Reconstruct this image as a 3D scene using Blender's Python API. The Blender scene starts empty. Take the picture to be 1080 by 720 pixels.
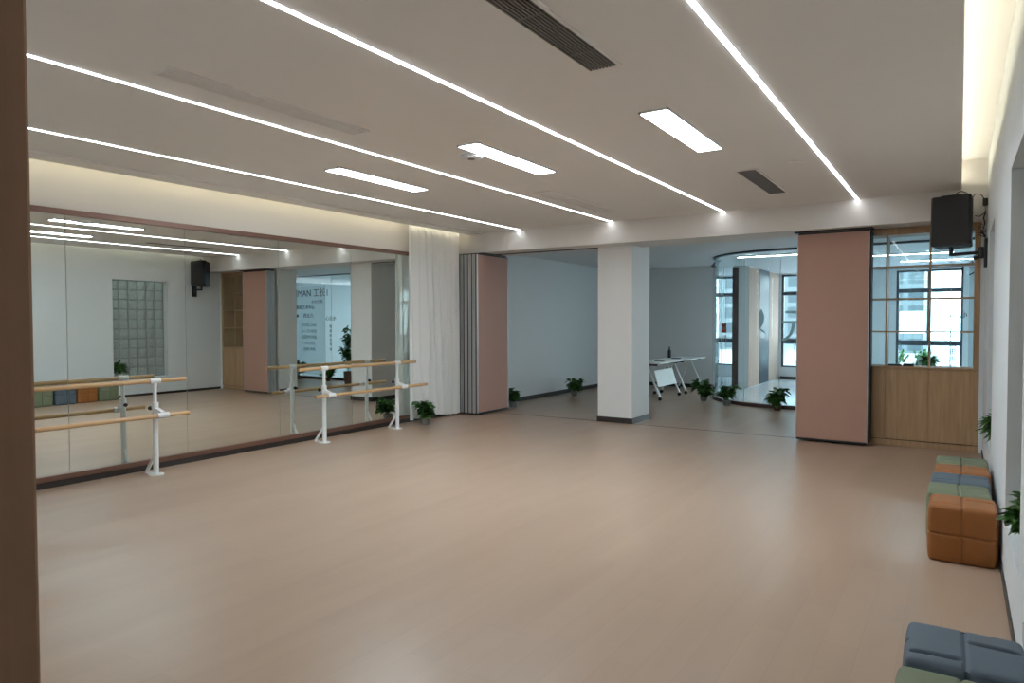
import bpy, bmesh, math, random
from mathutils import Vector, Matrix
random.seed(7)
PI = math.pi
S = bpy.context.scene
COL = S.collection

# ------------------------------------------------------------------ materials
def new_mat(name):
    m = bpy.data.materials.new(name); m.use_nodes = True
    nt = m.node_tree; nt.nodes.clear()
    out = nt.nodes.new('ShaderNodeOutputMaterial')
    return m, nt, out

def N(nt, t, **kw):
    n = nt.nodes.new(t)
    for k, v in kw.items():
        if hasattr(n, k): setattr(n, k, v)
        else: n.inputs[k].default_value = v
    return n

def rgba(c): return (c[0], c[1], c[2], 1.0)

def mat(name, col, rough=.5, metal=0., var=.06, scale=6., bump=0., bscale=60., spec=.5, stretch=(1, 1, 1), sheen=0.):
    m, nt, out = new_mat(name)
    b = N(nt, 'ShaderNodeBsdfPrincipled')
    b.inputs['Roughness'].default_value = rough
    b.inputs['Metallic'].default_value = metal
    b.inputs['Specular IOR Level'].default_value = spec
    if sheen: b.inputs['Sheen Weight'].default_value = sheen
    tc = N(nt, 'ShaderNodeTexCoord'); mp = N(nt, 'ShaderNodeMapping')
    mp.inputs['Scale'].default_value = stretch
    nt.links.new(tc.outputs['Object'], mp.inputs[0])
    no = N(nt, 'ShaderNodeTexNoise'); no.inputs['Scale'].default_value = scale; no.inputs['Detail'].default_value = 4
    nt.links.new(mp.outputs[0], no.inputs['Vector'])
    mr = N(nt, 'ShaderNodeMix', data_type='RGBA')
    mr.inputs[6].default_value = rgba([c * (1 - var) for c in col])
    mr.inputs[7].default_value = rgba([min(1, c * (1 + var)) for c in col])
    nt.links.new(no.outputs[0], mr.inputs[0])
    nt.links.new(mr.outputs[2], b.inputs['Base Color'])
    if bump:
        n2 = N(nt, 'ShaderNodeTexNoise'); n2.inputs['Scale'].default_value = bscale
        nt.links.new(mp.outputs[0], n2.inputs['Vector'])
        bp = N(nt, 'ShaderNodeBump'); bp.inputs['Strength'].default_value = bump; bp.inputs['Distance'].default_value = .01
        nt.links.new(n2.outputs[0], bp.inputs['Height']); nt.links.new(bp.outputs[0], b.inputs['Normal'])
    nt.links.new(b.outputs[0], out.inputs[0])
    return m

def emis(name, col, strength):
    m, nt, out = new_mat(name)
    e = N(nt, 'ShaderNodeEmission'); e.inputs[0].default_value = rgba(col); e.inputs[1].default_value = strength
    nt.links.new(e.outputs[0], out.inputs[0]); return m

def glass(name, tint=(.88, .95, .95), ior=1.45, rough=0.0, gmul=1.0):
    m, nt, out = new_mat(name)
    t = N(nt, 'ShaderNodeBsdfTransparent'); t.inputs[0].default_value = rgba(tint)
    g = N(nt, 'ShaderNodeBsdfGlossy'); g.inputs['Roughness'].default_value = rough
    f = N(nt, 'ShaderNodeFresnel'); f.inputs[0].default_value = ior
    mu = N(nt, 'ShaderNodeMath', operation='MULTIPLY'); mu.inputs[1].default_value = gmul
    mx = N(nt, 'ShaderNodeMixShader')
    ge = N(nt, 'ShaderNodeNewGeometry'); iv = N(nt, 'ShaderNodeMath', operation='SUBTRACT'); iv.inputs[0].default_value = gmul
    nt.links.new(ge.outputs['Backfacing'], iv.inputs[1]); nt.links.new(iv.outputs[0], mu.inputs[1]); mu.use_clamp = True
    nt.links.new(f.outputs[0], mu.inputs[0]); nt.links.new(mu.outputs[0], mx.inputs[0])
    nt.links.new(t.outputs[0], mx.inputs[1]); nt.links.new(g.outputs[0], mx.inputs[2])
    nt.links.new(mx.outputs[0], out.inputs[0]); return m

def film(name, col, transp):
    m, nt, out = new_mat(name)
    t = N(nt, 'ShaderNodeBsdfTransparent')
    d = N(nt, 'ShaderNodeBsdfDiffuse'); d.inputs[0].default_value = rgba(col)
    tr = N(nt, 'ShaderNodeBsdfTranslucent'); tr.inputs[0].default_value = rgba(col)
    a = N(nt, 'ShaderNodeMixShader'); a.inputs[0].default_value = .5
    b = N(nt, 'ShaderNodeMixShader'); b.inputs[0].default_value = transp
    nt.links.new(d.outputs[0], a.inputs[1]); nt.links.new(tr.outputs[0], a.inputs[2])
    nt.links.new(a.outputs[0], b.inputs[1]); nt.links.new(t.outputs[0], b.inputs[2])
    nt.links.new(b.outputs[0], out.inputs[0]); return m

def floor_mat():
    m, nt, out = new_mat('laminate_floor')
    b = N(nt, 'ShaderNodeBsdfPrincipled')
    tc = N(nt, 'ShaderNodeTexCoord'); mp = N(nt, 'ShaderNodeMapping')
    mp.inputs['Rotation'].default_value = (0, 0, PI / 2)
    nt.links.new(tc.outputs['Object'], mp.inputs[0])
    br = N(nt, 'ShaderNodeTexBrick'); br.offset = .37
    br.inputs['Color1'].default_value = (.0, .0, .0, 1); br.inputs['Color2'].default_value = (1, 1, 1, 1)
    br.inputs['Mortar'].default_value = (.5, .5, .5, 1)
    br.inputs['Scale'].default_value = 1; br.inputs['Brick Width'].default_value = 1.22
    br.inputs['Row Height'].default_value = .165; br.inputs['Mortar Size'].default_value = .0012
    nt.links.new(mp.outputs[0], br.inputs['Vector'])
    mp2 = N(nt, 'ShaderNodeMapping'); mp2.inputs['Scale'].default_value = (2.2, .35, 1)
    nt.links.new(tc.outputs['Object'], mp2.inputs[0])
    n1 = N(nt, 'ShaderNodeTexNoise'); n1.inputs['Scale'].default_value = 2.2; n1.inputs['Detail'].default_value = 2
    nt.links.new(mp2.outputs[0], n1.inputs['Vector'])
    ad = N(nt, 'ShaderNodeMath', operation='MULTIPLY_ADD'); ad.inputs[1].default_value = .28; 
    nt.links.new(br.outputs[0], ad.inputs[0]); nt.links.new(n1.outputs[0], ad.inputs[2])
    rg = N(nt, 'ShaderNodeMapRange'); rg.inputs[1].default_value = .1; rg.inputs[2].default_value = 1.1
    nt.links.new(ad.outputs[0], rg.inputs[0])
    cr = N(nt, 'ShaderNodeMix', data_type='RGBA'); cr.inputs[6].default_value = (.365, .250, .178, 1); cr.inputs[7].default_value = (.435, .307, .222, 1)
    nt.links.new(rg.outputs[0], cr.inputs[0])
    mx = N(nt, 'ShaderNodeMix', data_type='RGBA'); mx.blend_type = 'MULTIPLY'; mx.inputs[7].default_value = (.90, .88, .86, 1)
    nt.links.new(cr.outputs[2], mx.inputs[6]); nt.links.new(br.outputs['Fac'], mx.inputs[0])
    nt.links.new(mx.outputs[2], b.inputs['Base Color'])
    n3 = N(nt, 'ShaderNodeTexNoise'); n3.inputs['Scale'].default_value = 1.5; n3.inputs['Detail'].default_value = 1
    nt.links.new(mp2.outputs[0], n3.inputs['Vector'])
    mr = N(nt, 'ShaderNodeMapRange'); mr.inputs[3].default_value = .29; mr.inputs[4].default_value = .34
    nt.links.new(n3.outputs[0], mr.inputs[0]); nt.links.new(mr.outputs[0], b.inputs['Roughness'])
    b.inputs['Specular IOR Level'].default_value = .5
    nt.links.new(b.outputs[0], out.inputs[0]); return m

def wood(name, c1, c2, rough=.45, axis='z', scale=5., spec=.5):
    m, nt, out = new_mat(name)
    b = N(nt, 'ShaderNodeBsdfPrincipled'); b.inputs['Roughness'].default_value = rough; b.inputs['Specular IOR Level'].default_value = spec
    tc = N(nt, 'ShaderNodeTexCoord'); mp = N(nt, 'ShaderNodeMapping')
    sc = {'z': (6, 6, .35), 'y': (6, .35, 6), 'x': (.35, 6, 6)}[axis]
    mp.inputs['Scale'].default_value = sc
    nt.links.new(tc.outputs['Object'], mp.inputs[0])
    no = N(nt, 'ShaderNodeTexNoise'); no.inputs['Scale'].default_value = scale; no.inputs['Detail'].default_value = 5
    no.inputs['Distortion'].default_value = .6
    nt.links.new(mp.outputs[0], no.inputs['Vector'])
    cr = N(nt, 'ShaderNodeValToRGB')
    cr.color_ramp.elements[0].position = .3; cr.color_ramp.elements[0].color = rgba(c1)
    cr.color_ramp.elements[1].position = .7; cr.color_ramp.elements[1].color = rgba(c2)
    nt.links.new(no.outputs[0], cr.inputs[0]); nt.links.new(cr.outputs[0], b.inputs['Base Color'])
    nt.links.new(b.outputs[0], out.inputs[0]); return m

def leaf_mat():
    m, nt, out = new_mat('leaf_green')
    b = N(nt, 'ShaderNodeBsdfPrincipled'); b.inputs['Roughness'].default_value = .38
    tc = N(nt, 'ShaderNodeTexCoord')
    no = N(nt, 'ShaderNodeTexNoise'); no.inputs['Scale'].default_value = 14
    nt.links.new(tc.outputs['Object'], no.inputs['Vector'])
    cr = N(nt, 'ShaderNodeValToRGB')
    cr.color_ramp.elements[0].position = .3; cr.color_ramp.elements[0].color = (.018, .06, .014, 1)
    cr.color_ramp.elements[1].position = .75; cr.color_ramp.elements[1].color = (.07, .19, .035, 1)
    nt.links.new(no.outputs[0], cr.inputs[0]); nt.links.new(cr.outputs[0], b.inputs['Base Color'])
    nt.links.new(b.outputs[0], out.inputs[0]); return m

def facade_mat():
    m, nt, out = new_mat('facade_tiles')
    b = N(nt, 'ShaderNodeBsdfPrincipled'); b.inputs['Roughness'].default_value = .6
    tc = N(nt, 'ShaderNodeTexCoord'); mp = N(nt, 'ShaderNodeMapping'); mp.inputs['Rotation'].default_value = (PI / 2, 0, 0)
    nt.links.new(tc.outputs['Object'], mp.inputs[0])
    br = N(nt, 'ShaderNodeTexBrick'); br.offset = 0
    br.inputs['Color1'].default_value = (.02, .035, .042, 1); br.inputs['Color2'].default_value = (.045, .065, .07, 1)
    br.inputs['Mortar'].default_value = (.09, .11, .115, 1)
    br.inputs['Scale'].default_value = 1; br.inputs['Brick Width'].default_value = 1.5
    br.inputs['Row Height'].default_value = 1.1; br.inputs['Mortar Size'].default_value = .16
    nt.links.new(mp.outputs[0], br.inputs['Vector']); nt.links.new(br.outputs[0], b.inputs['Base Color'])
    nt.links.new(b.outputs[0], out.inputs[0]); return m

def tile_mat():
    m, nt, out = new_mat('lobby_tile')
    b = N(nt, 'ShaderNodeBsdfPrincipled'); b.inputs['Roughness'].default_value = .12
    tc = N(nt, 'ShaderNodeTexCoord')
    br = N(nt, 'ShaderNodeTexBrick'); br.offset = 0
    br.inputs['Color1'].default_value = (.74, .76, .77, 1); br.inputs['Color2'].default_value = (.70, .72, .74, 1)
    br.inputs['Mortar'].default_value = (.45, .46, .47, 1)
    br.inputs['Scale'].default_value = 1; br.inputs['Brick Width'].default_value = .8
    br.inputs['Row Height'].default_value = .8; br.inputs['Mortar Size'].default_value = .003
    nt.links.new(tc.outputs['Object'], br.inputs['Vector']); nt.links.new(br.outputs[0], b.inputs['Base Color'])
    nt.links.new(b.outputs[0], out.inputs[0]); return m

def block_mat():
    m, nt, out = new_mat('glass_block')
    tc = N(nt, 'ShaderNodeTexCoord')
    vo = N(nt, 'ShaderNodeTexVoronoi'); vo.inputs['Scale'].default_value = 26
    nt.links.new(tc.outputs['Object'], vo.inputs['Vector'])
    bp = N(nt, 'ShaderNodeBump'); bp.inputs['Strength'].default_value = .7; bp.inputs['Distance'].default_value = .02
    nt.links.new(vo.outputs['Distance'], bp.inputs['Height'])
    tr = N(nt, 'ShaderNodeBsdfTranslucent'); tr.inputs[0].default_value = (.62, .70, .68, 1)
    tp = N(nt, 'ShaderNodeBsdfRefraction'); tp.inputs['Roughness'].default_value = .25; tp.inputs['IOR'].default_value = 1.15
    tp.inputs[0].default_value = (.75, .85, .82, 1)
    g = N(nt, 'ShaderNodeBsdfPrincipled'); g.inputs['Base Color'].default_value = (.58, .61, .59, 1); g.inputs['Roughness'].default_value = .12
    nt.links.new(bp.outputs[0], g.inputs['Normal']); nt.links.new(bp.outputs[0], tp.inputs['Normal'])
    a = N(nt, 'ShaderNodeMixShader'); a.inputs[0].default_value = .5
    nt.links.new(tr.outputs[0], a.inputs[1]); nt.links.new(tp.outputs[0], a.inputs[2])
    c = N(nt, 'ShaderNodeMixShader'); c.inputs[0].default_value = .45
    nt.links.new(a.outputs[0], c.inputs[1]); nt.links.new(g.outputs[0], c.inputs[2])
    nt.links.new(c.outputs[0], out.inputs[0]); return m

def curtain_mat():
    m, nt, out = new_mat('sheer_fabric')
    d = N(nt, 'ShaderNodeBsdfDiffuse'); d.inputs[0].default_value = (.95, .95, .94, 1)
    tr = N(nt, 'ShaderNodeBsdfTranslucent'); tr.inputs[0].default_value = (.80, .80, .76, 1)
    t = N(nt, 'ShaderNodeBsdfTransparent')
    a = N(nt, 'ShaderNodeMixShader'); a.inputs[0].default_value = .2
    b = N(nt, 'ShaderNodeMixShader'); b.inputs[0].default_value = .04
    nt.links.new(d.outputs[0], a.inputs[1]); nt.links.new(tr.outputs[0], a.inputs[2])
    nt.links.new(a.outputs[0], b.inputs[1]); nt.links.new(t.outputs[0], b.inputs[2])
    nt.links.new(b.outputs[0], out.inputs[0]); return m

def mirror_mat():
    m, nt, out = new_mat('mirror_silver')
    g = N(nt, 'ShaderNodeBsdfGlossy'); g.inputs[0].default_value = (.80, .85, .82, 1); g.inputs['Roughness'].default_value = 0.0
    nt.links.new(g.outputs[0], out.inputs[0]); return m

M = dict(
    floor=floor_mat(), tile=tile_mat(), leaf=leaf_mat(), facade=facade_mat(), block=block_mat(), curtain=curtain_mat(), mirror=mirror_mat(),
    wall=mat('bluish_lit_plaster', (.68, .715, .735), .65, var=.015, bump=.03, bscale=120),  # bluish light falling on the right wall is put into this colour
    warmwall=mat('warm_white_plaster', (.73, .70, .67), .65, var=.015, bump=.03, bscale=120),
    annexwall=mat('cool_white_plaster', (.73, .75, .76), .6, var=.015),
    ceil=mat('ceiling_paint', (.86, .845, .82), .7, var=.012),
    annexceil=mat('annex_ceiling_paint', (.70, .72, .735), .6, var=.012),
    column=mat('column_paint', (.78, .78, .77), .6, var=.012),
    base=mat('dark_skirting', (.030, .024, .022), .4),
    frame=mat('rose_brown_aluminium', (.18, .092, .066), .35, metal=.3),
    pink=mat('pink_laminate', (.43, .242, .185), .6, var=.03, scale=3),
    alu=mat('brushed_aluminium', (.60, .61, .62), .35, metal=.7),
    rubber=mat('black_rubber', (.012, .012, .013), .6),
    track=mat('dark_track', (.035, .028, .026), .4, metal=.4),
    oak=wood('oak_veneer', (.34, .205, .105), (.45, .285, .155), .5),
    post=wood('dark_wood_jamb', (.37, .21, .12), (.44, .25, .15), .5),
    barwood=wood('pine_bar', (.50, .30, .14), (.62, .40, .20), .28, axis='y'),
    white_metal=mat('white_powder_coat', (.80, .82, .82), .3),
    plastic=mat('white_plastic', (.78, .79, .80), .35),
    black=mat('black_plastic', (.010, .010, .012), .45),
    grille=mat('black_grille', (.016, .016, .018), .6, bump=.5, bscale=400),
    led=emis('led_diffuser', (.93, .97, 1.0), 11.0),
    panel=emis('panel_diffuser', (.80, .93, 1.0), 42.0),
    cove=emis('cove_led', (1.0, .92, .66), 8.5),
    lobbyled=emis('lobby_led', (.90, .96, 1.0), 62.0),
    glass=glass('clear_glass'), shelfglass=glass('shelf_glass', (.92, .97, .98), 1.5),
    winglass=glass('window_glass', (.93, .97, .98)), potglass=glass('pot_glass', (.62, .68, .68), 1.45),
    frost=film('frosted_film', (.70, .80, .84), .45), glyph=film('glyph_film', (.42, .55, .58), .15),
    dark_ink=mat('ink_vinyl', (.03, .04, .045), .5), red=mat('red_vinyl', (.45, .04, .04), .5),
    white_ink=mat('white_vinyl', (.82, .84, .84), .5),
    orange=mat('orange_leatherette', (.30, .105, .022), .55, var=.08, bump=.15, bscale=180),
    green=mat('sage_leatherette', (.165, .19, .118), .6, var=.08, bump=.15, bscale=180),
    blue=mat('slate_blue_leatherette', (.082, .115, .155), .55, var=.08, bump=.15, bscale=180),
    soil=mat('soil', (.05, .03, .02), .9, var=.3), pot=mat('grey_pot', (.20, .21, .21), .35),
    wpot=mat('white_pot', (.70, .71, .70), .35), bpot=mat('brown_pot', (.13, .07, .05), .4),
    tabletop=mat('white_tabletop', (.86, .88, .86), .6), chrome=mat('chrome', (.6, .6, .6), .15, metal=1.),
    winframe=mat('dark_window_frame', (.06, .08, .10), .45), slate=mat('slate_panel', (.05, .065, .08), .45, spec=.15),
    dkbrown=mat('dark_brown_panel', (.075, .04, .035), .4), pinkwood=wood('pale_pink_wood', (.50, .35, .28), (.57, .41, .33), .75, spec=.12),
    sign=mat('white_hoarding', (.85, .87, .88), .6), asphalt=mat('pavement', (.30, .31, .32), .9),
    vent=mat('vent_metal', (.22, .20, .185), .5), ventdark=mat('vent_dark', (.02, .018, .017), .8),
    socket=mat('socket_plastic', (.42, .43, .43), .5),
    cove2=emis('cove_led_right', (1.0, .93, .72), 18.0), mortar=mat('block_joint', (.36, .38, .375), .7),
)

# ------------------------------------------------------------------ mesh helpers
class MB:
    def __init__(s): s.bm = bmesh.new()
    def box(s, x0, x1, y0, y1, z0, z1, bev=0., seg=2):
        r = bmesh.ops.create_cube(s.bm, size=1)['verts']
        for v in r:
            v.co = Vector(((x0 + x1) / 2 + v.co.x * (x1 - x0), (y0 + y1) / 2 + v.co.y * (y1 - y0), (z0 + z1) / 2 + v.co.z * (z1 - z0)))
        if bev:
            es = list({e for v in r for e in v.link_edges})
            bmesh.ops.bevel(s.bm, geom=es, offset=bev, segments=seg, profile=.5, affect='EDGES')
        return s
    def cyl(s, a, b, r, r2=None, n=16, caps=True):
        a = Vector(a); b = Vector(b); d = b - a; r2 = r if r2 is None else r2
        vs = bmesh.ops.create_cone(s.bm, cap_ends=caps, segments=n, radius1=r, radius2=r2, depth=d.length)['verts']
        q = d.to_track_quat('Z', 'Y').to_matrix().to_4x4()
        bmesh.ops.transform(s.bm, matrix=Matrix.Translation((a + b) / 2) @ q, verts=vs); return s
    def bar(s, a, b, w, h):
        a = Vector(a); b = Vector(b); d = b - a
        vs = bmesh.ops.create_cube(s.bm, size=1)['verts']
        q = d.to_track_quat('Z', 'Y').to_matrix().to_4x4()
        bmesh.ops.transform(s.bm, matrix=Matrix.Translation((a + b) / 2) @ q @ Matrix.Diagonal((w, h, d.length, 1)), verts=vs); return s
    def tube(s, pts, r, n=8):
        pts = [Vector(p) for p in pts]; rings = []
        for i, p in enumerate(pts):
            t = (pts[min(i + 1, len(pts) - 1)] - pts[max(i - 1, 0)]).normalized()
            q = t.to_track_quat('Z', 'Y')
            rings.append([s.bm.verts.new(p + q @ Vector((r * math.cos(2 * PI * k / n), r * math.sin(2 * PI * k / n), 0))) for k in range(n)])
        for i in range(len(rings) - 1):
            for k in range(n):
                s.bm.faces.new((rings[i][k], rings[i][(k + 1) % n], rings[i + 1][(k + 1) % n], rings[i + 1][k]))
        s.bm.faces.new(rings[0][::-1]); s.bm.faces.new(rings[-1]); return s
    def lathe(s, c, prof, n=20):
        rings = []
        for r, z in prof:
            rings.append([s.bm.verts.new((c[0] + r * math.cos(2 * PI * k / n), c[1] + r * math.sin(2 * PI * k / n), c[2] + z)) for k in range(n)])
        for i in range(len(rings) - 1):
            for k in range(n):
                s.bm.faces.new((rings[i][k], rings[i][(k + 1) % n], rings[i + 1][(k + 1) % n], rings[i + 1][k]))
        s.bm.faces.new(rings[0][::-1]); s.bm.faces.new(rings[-1]); return s
    def prism(s, pts, a, b, ax='z'):
        def P(p, h):
            return {'z': (p[0], p[1], h), 'y': (p[0], h, p[1]), 'x': (h, p[0], p[1])}[ax]
        A = [s.bm.verts.new(P(p, a)) for p in pts]; B = [s.bm.verts.new(P(p, b)) for p in pts]
        n = len(pts); s.bm.faces.new(A[::-1]); s.bm.faces.new(B)
        for i in range(n): s.bm.faces.new((A[i], A[(i + 1) % n], B[(i + 1) % n], B[i]))
        return s
    def build(s, name, m, parent=None, smooth=False, origin=None):
        bmesh.ops.recalc_face_normals(s.bm, faces=s.bm.faces)
        vs = s.bm.verts
        if parent is not None:
            o0 = Vector(root_of(parent)['_o'])
        elif origin is not None:
            o0 = Vector(origin)
        else:
            lo = [min(v.co[i] for v in vs) for i in range(3)]; hi = [max(v.co[i] for v in vs) for i in range(3)]
            o0 = Vector(((lo[0] + hi[0]) / 2, (lo[1] + hi[1]) / 2, lo[2]))
        for v in vs: v.co -= o0
        me = bpy.data.meshes.new(name); s.bm.to_mesh(me); s.bm.free()
        if smooth:
            for p in me.polygons: p.use_smooth = True
            try: me.set_sharp_from_angle(angle=math.radians(40))
            except Exception: pass
        me.materials.append(m)
        o = bpy.data.objects.new(name, me); COL.objects.link(o)
        if parent is not None: o.parent = parent
        else: o.location = o0; o['_o'] = tuple(o0)
        return o

def root_of(o):
    while o.parent is not None: o = o.parent
    return o

def tag(o, label=None, cat=None, group=None, kind=None):
    if label: o['label'] = label
    if cat: o['category'] = cat
    if group: o['group'] = group
    if kind: o['kind'] = kind
    return o

def thing(name, loc, label, cat, group=None):
    o = bpy.data.objects.new(name, None); COL.objects.link(o); o.location = loc; o['_o'] = tuple(loc)
    o.empty_display_size = .1
    return tag(o, label, cat, group)

def copy_tree(o, parent=None):
    c = o.copy(); COL.objects.link(c); c.parent = parent
    for ch in list(o.children): copy_tree(ch, c)
    return c

def dup(o, loc, label, rz=None, group=None):
    c = copy_tree(o); c.location = loc; c['label'] = label
    if rz is not None: c.rotation_euler.z = rz
    if group: c['group'] = group
    return c

def struct(mb, name, m, smooth=False):
    o = mb.build(name, m, smooth=smooth); o['kind'] = 'structure'; return o

CJK = None
def text_mesh(name, body, size, m, loc, rot, parent=None, depth=.002, align='CENTER', spacing=1.0):
    cu = bpy.data.curves.new(name, 'FONT'); cu.body = body; cu.size = size; cu.extrude = depth; cu.align_x = align
    cu.space_line = spacing
    t = bpy.data.objects.new(name, cu); COL.objects.link(t)
    dg = bpy.context.evaluated_depsgraph_get()
    me = bpy.data.meshes.new_from_object(t.evaluated_get(dg))
    bpy.data.objects.remove(t)
    me.materials.clear(); me.materials.append(m); me.name = name
    o = bpy.data.objects.new(name, me); COL.objects.link(o)
    o.rotation_euler = rot
    if parent is not None:
        o.parent = parent; o.location = Vector(loc) - Vector(root_of(parent)['_o'])
    else: o.location = loc
    return o

# ------------------------------------------------------------------ measures
XL, XR = -7.39, .25          # left and right wall
ZC = 3.125                   # ceiling
YB = 9.55                    # beam face
ZB = 2.79                   # beam underside
ZA = 2.93                    # annex ceiling
YG = 13.15                   # straight glass wall
YW = 20.0                    # lobby window wall
Y0 = .02

# ------------------------------------------------------------------ shell
struct(MB().box(-7.6, 2.2, -3.2, 13.0, -.12, 0), 'floor', M['floor'])
# floor piece between curved glass and annex: a fan that follows the glass circle
cx, cy, R = -2.75, 14.75, 1.60
arc = [(cx + (R + .0) * math.cos(a), cy + (R + .0) * math.sin(a)) for a in [PI * 1.5 - i * (PI * .5) / 24 for i in range(25)]]
fan = [(-7.6, 13.0), (2.2, 13.0), (2.2, YG), (cx, YG)] + arc[1:] + [(-4.94, 16.35), (-4.94, 16.6), (-7.6, 16.6)]
struct(MB().prism([(p[0], p[1]) for p in fan], -.12, 0), 'floor_annex', M['floor'])
struct(MB().box(-6.8, 4.2, 13.0, 20.4, -.14, -.004), 'floor_lobby', M['tile'])
b = MB().box(-7.15, 0.0, -.1, YB, ZC, 3.22).box(-7.15, -6.87, -.1, YB, ZC - .018, ZC).box(XL, .25, -.1, YB, 3.46, 3.56)
struct(b, 'ceiling', M['ceil'])
struct(MB().box(-7.45, 4.2, 10.3, 20.4, ZA, 3.56), 'ceiling_annex', M['annexceil'])
struct(MB().box(-7.45, 1.8, YB, 10.3, ZB, 3.46), 'wall_beam', M['warmwall'])
struct(MB().box(-7.6, XL, -3.2, 10.36, 0, 3.46), 'wall_left', M['warmwall'])
struct(MB().box(-7.6, -7.4, 10.36, 16.5, 0, ZA), 'wall_annex_left', M['annexwall'])
struct(MB().box(-7.4, -4.93, 16.3, 16.5, 0, ZA), 'wall_annex_back', M['annexwall'])
struct(MB().box(1.65, 1.8, 10.3, YG + .1, 0, ZB), 'wall_annex_right', M['pinkwood'])
struct(MB().box(.207, 1.8, 9.97, 10.29, 0, ZB), 'wall_far_right', M['wall'])
# right wall with two recesses that hold the glass block windows
NI = [(3.95, 5.13), (7.46, 8.65)]; NZ0, NZ1 = .40, 2.52
b = MB().box(XR, .47, -3.2, NI[0][0], 0, 3.46).box(XR, .47, NI[0][1], NI[1][0], 0, 3.46).box(XR, .47, NI[1][1], 9.97, 0, 3.46)
for (a, c) in NI:
    b.box(XR, .47, a, c, 0, NZ0); b.box(XR, .47, a, c, NZ1, 3.46)
struct(b, 'wall_right', M['wall'])
# near wall, corridor behind the doorway where the photographer stands
struct(MB().box(XL, -1.05, Y0, .25, 0, 3.46).box(-1.05, XR, Y0, .25, 3.18, 3.46), 'wall_near', M['wall'])
struct(MB().box(-1.3, -1.15, -3.2, Y0, 0, 3.0), 'wall_corridor_left', M['wall'])
struct(MB().box(-1.3, XR, -3.35, -3.2, 0, 3.0), 'wall_corridor_back', M['wall'])
struct(MB().box(-1.3, XR, -3.35, Y0, 3.0, 3.1), 'ceiling_corridor', M['ceil'])
# skirting
struct(MB().box(XR - .010, XR, .25, 9.95, 0, .05), 'baseboard_right', M['base'])
struct(MB().box(-7.4, -7.388, 10.4, 16.3, 0, .085).box(-7.388, -4.93, 16.288, 16.3, 0, .085), 'baseboard_annex', M['base'])
struct(MB().box(XL, XL + .015, 8.32, 10.3, 0, .08), 'baseboard_left', M['base'])

# doorway jamb at the left edge of the picture
struct(MB().box(-1.05, -.79, 0, .316, 0, 3.2, .004), 'door_1', M['post'])

# ------------------------------------------------------------------ glass block windows
def block_window(name, ya, yb):
    nx, nz = 6, 10
    f = MB()
    for i in range(nx + 1):
        y = ya + (yb - ya) * i / nx; f.box(.392, .47, max(ya, y - .006), min(yb, y + .006), NZ0, NZ1)
    for k in range(nz + 1):
        z = NZ0 + (NZ1 - NZ0) * k / nz; f.box(.392, .47, ya, yb, max(NZ0, z - .006), min(NZ1, z + .006))
    fr = struct(f, name, M['mortar'])
    g = MB()
    for i in range(nx):
        for k in range(nz):
            y = ya + (yb - ya) * (i + .5) / nx; z = NZ0 + (NZ1 - NZ0) * (k + .5) / nz
            hy = (yb - ya) / nx / 2 - .007; hz = (NZ1 - NZ0) / nz / 2 - .007
            g.box(.388, .468, y - hy, y + hy, z - hz, z + hz, .018, 2)
    g.build('glass_blocks', M['block'], fr, smooth=True)
for i, (a, c) in enumerate(NI): block_window('window_%d' % (i + 1), a, c)
# passage behind the glass blocks, with unseen lamps added to brighten the blocks
struct(MB().box(1.9, 2.0, -.2, 9.9, 0, 3.0).box(.47, 2.0, -.3, -.2, 0, 3.0).box(.47, 1.9, 9.85, 9.95, 0, 3.0), 'wall_passage', M['wall'])
struct(MB().box(.47, 2.0, -.3, 9.95, 3.0, 3.1), 'ceiling_passage', M['ceil'])
for k, y in enumerate((4.5, 8.0)):
    t = thing('added_passage_lamp', (.8, y, 2.93), 'unseen round lamp added on the passage ceiling behind the %s glass block window' % ('nearer', 'farther')[k], 'lamp', 'added lamps behind the glass blocks')
    MB().lathe((.8, y, 2.93), [(.11, .05), (.12, .07)], 20).build('housing', M['plastic'], t)
    MB().lathe((.8, y, 2.93), [(.02, 0), (.09, .015), (.11, .05)], 20).build('diffuser', emis('passage_glow_%d' % k, (.9, 1, .98), 160), t)

# socket on the right wall near the camera
t = thing('wall_socket', (XR, 3.55, .28), 'grey wall socket low on the right wall beside the near glass block recess', 'socket')
MB().box(XR - .008, XR, 3.51, 3.59, .24, .32, .003).build('plate', M['socket'], t)

# ------------------------------------------------------------------ column(s)
struct(MB().box(-4.856, -4.27, 9.93, 10.64, 0, ZB).box(-4.856, -4.27, 10.3, 10.64, ZB, ZA), 'wall_column', M['column'])
struct(MB().box(-4.868, -4.258, 9.918, 10.652, 0, .085), 'baseboard_column', M['base'])
struct(MB().box(-1.83, -1.275, 10.04, 10.55, 0, ZB).box(-1.83, -1.275, 10.3, 10.55, ZB, ZA), 'wall_column_right', M['column'])
struct(MB().box(-1.84, -1.27, 10.05, 10.56, 0, .085), 'baseboard_column_right', M['base'])
# floor seam under the partition track
struct(MB().box(-6.85, -4.87, 9.935, 9.955, -.002, .002).box(-4.25, -1.85, 9.935, 9.955, -.002, .002), 'trim_1', M['base'])

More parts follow.
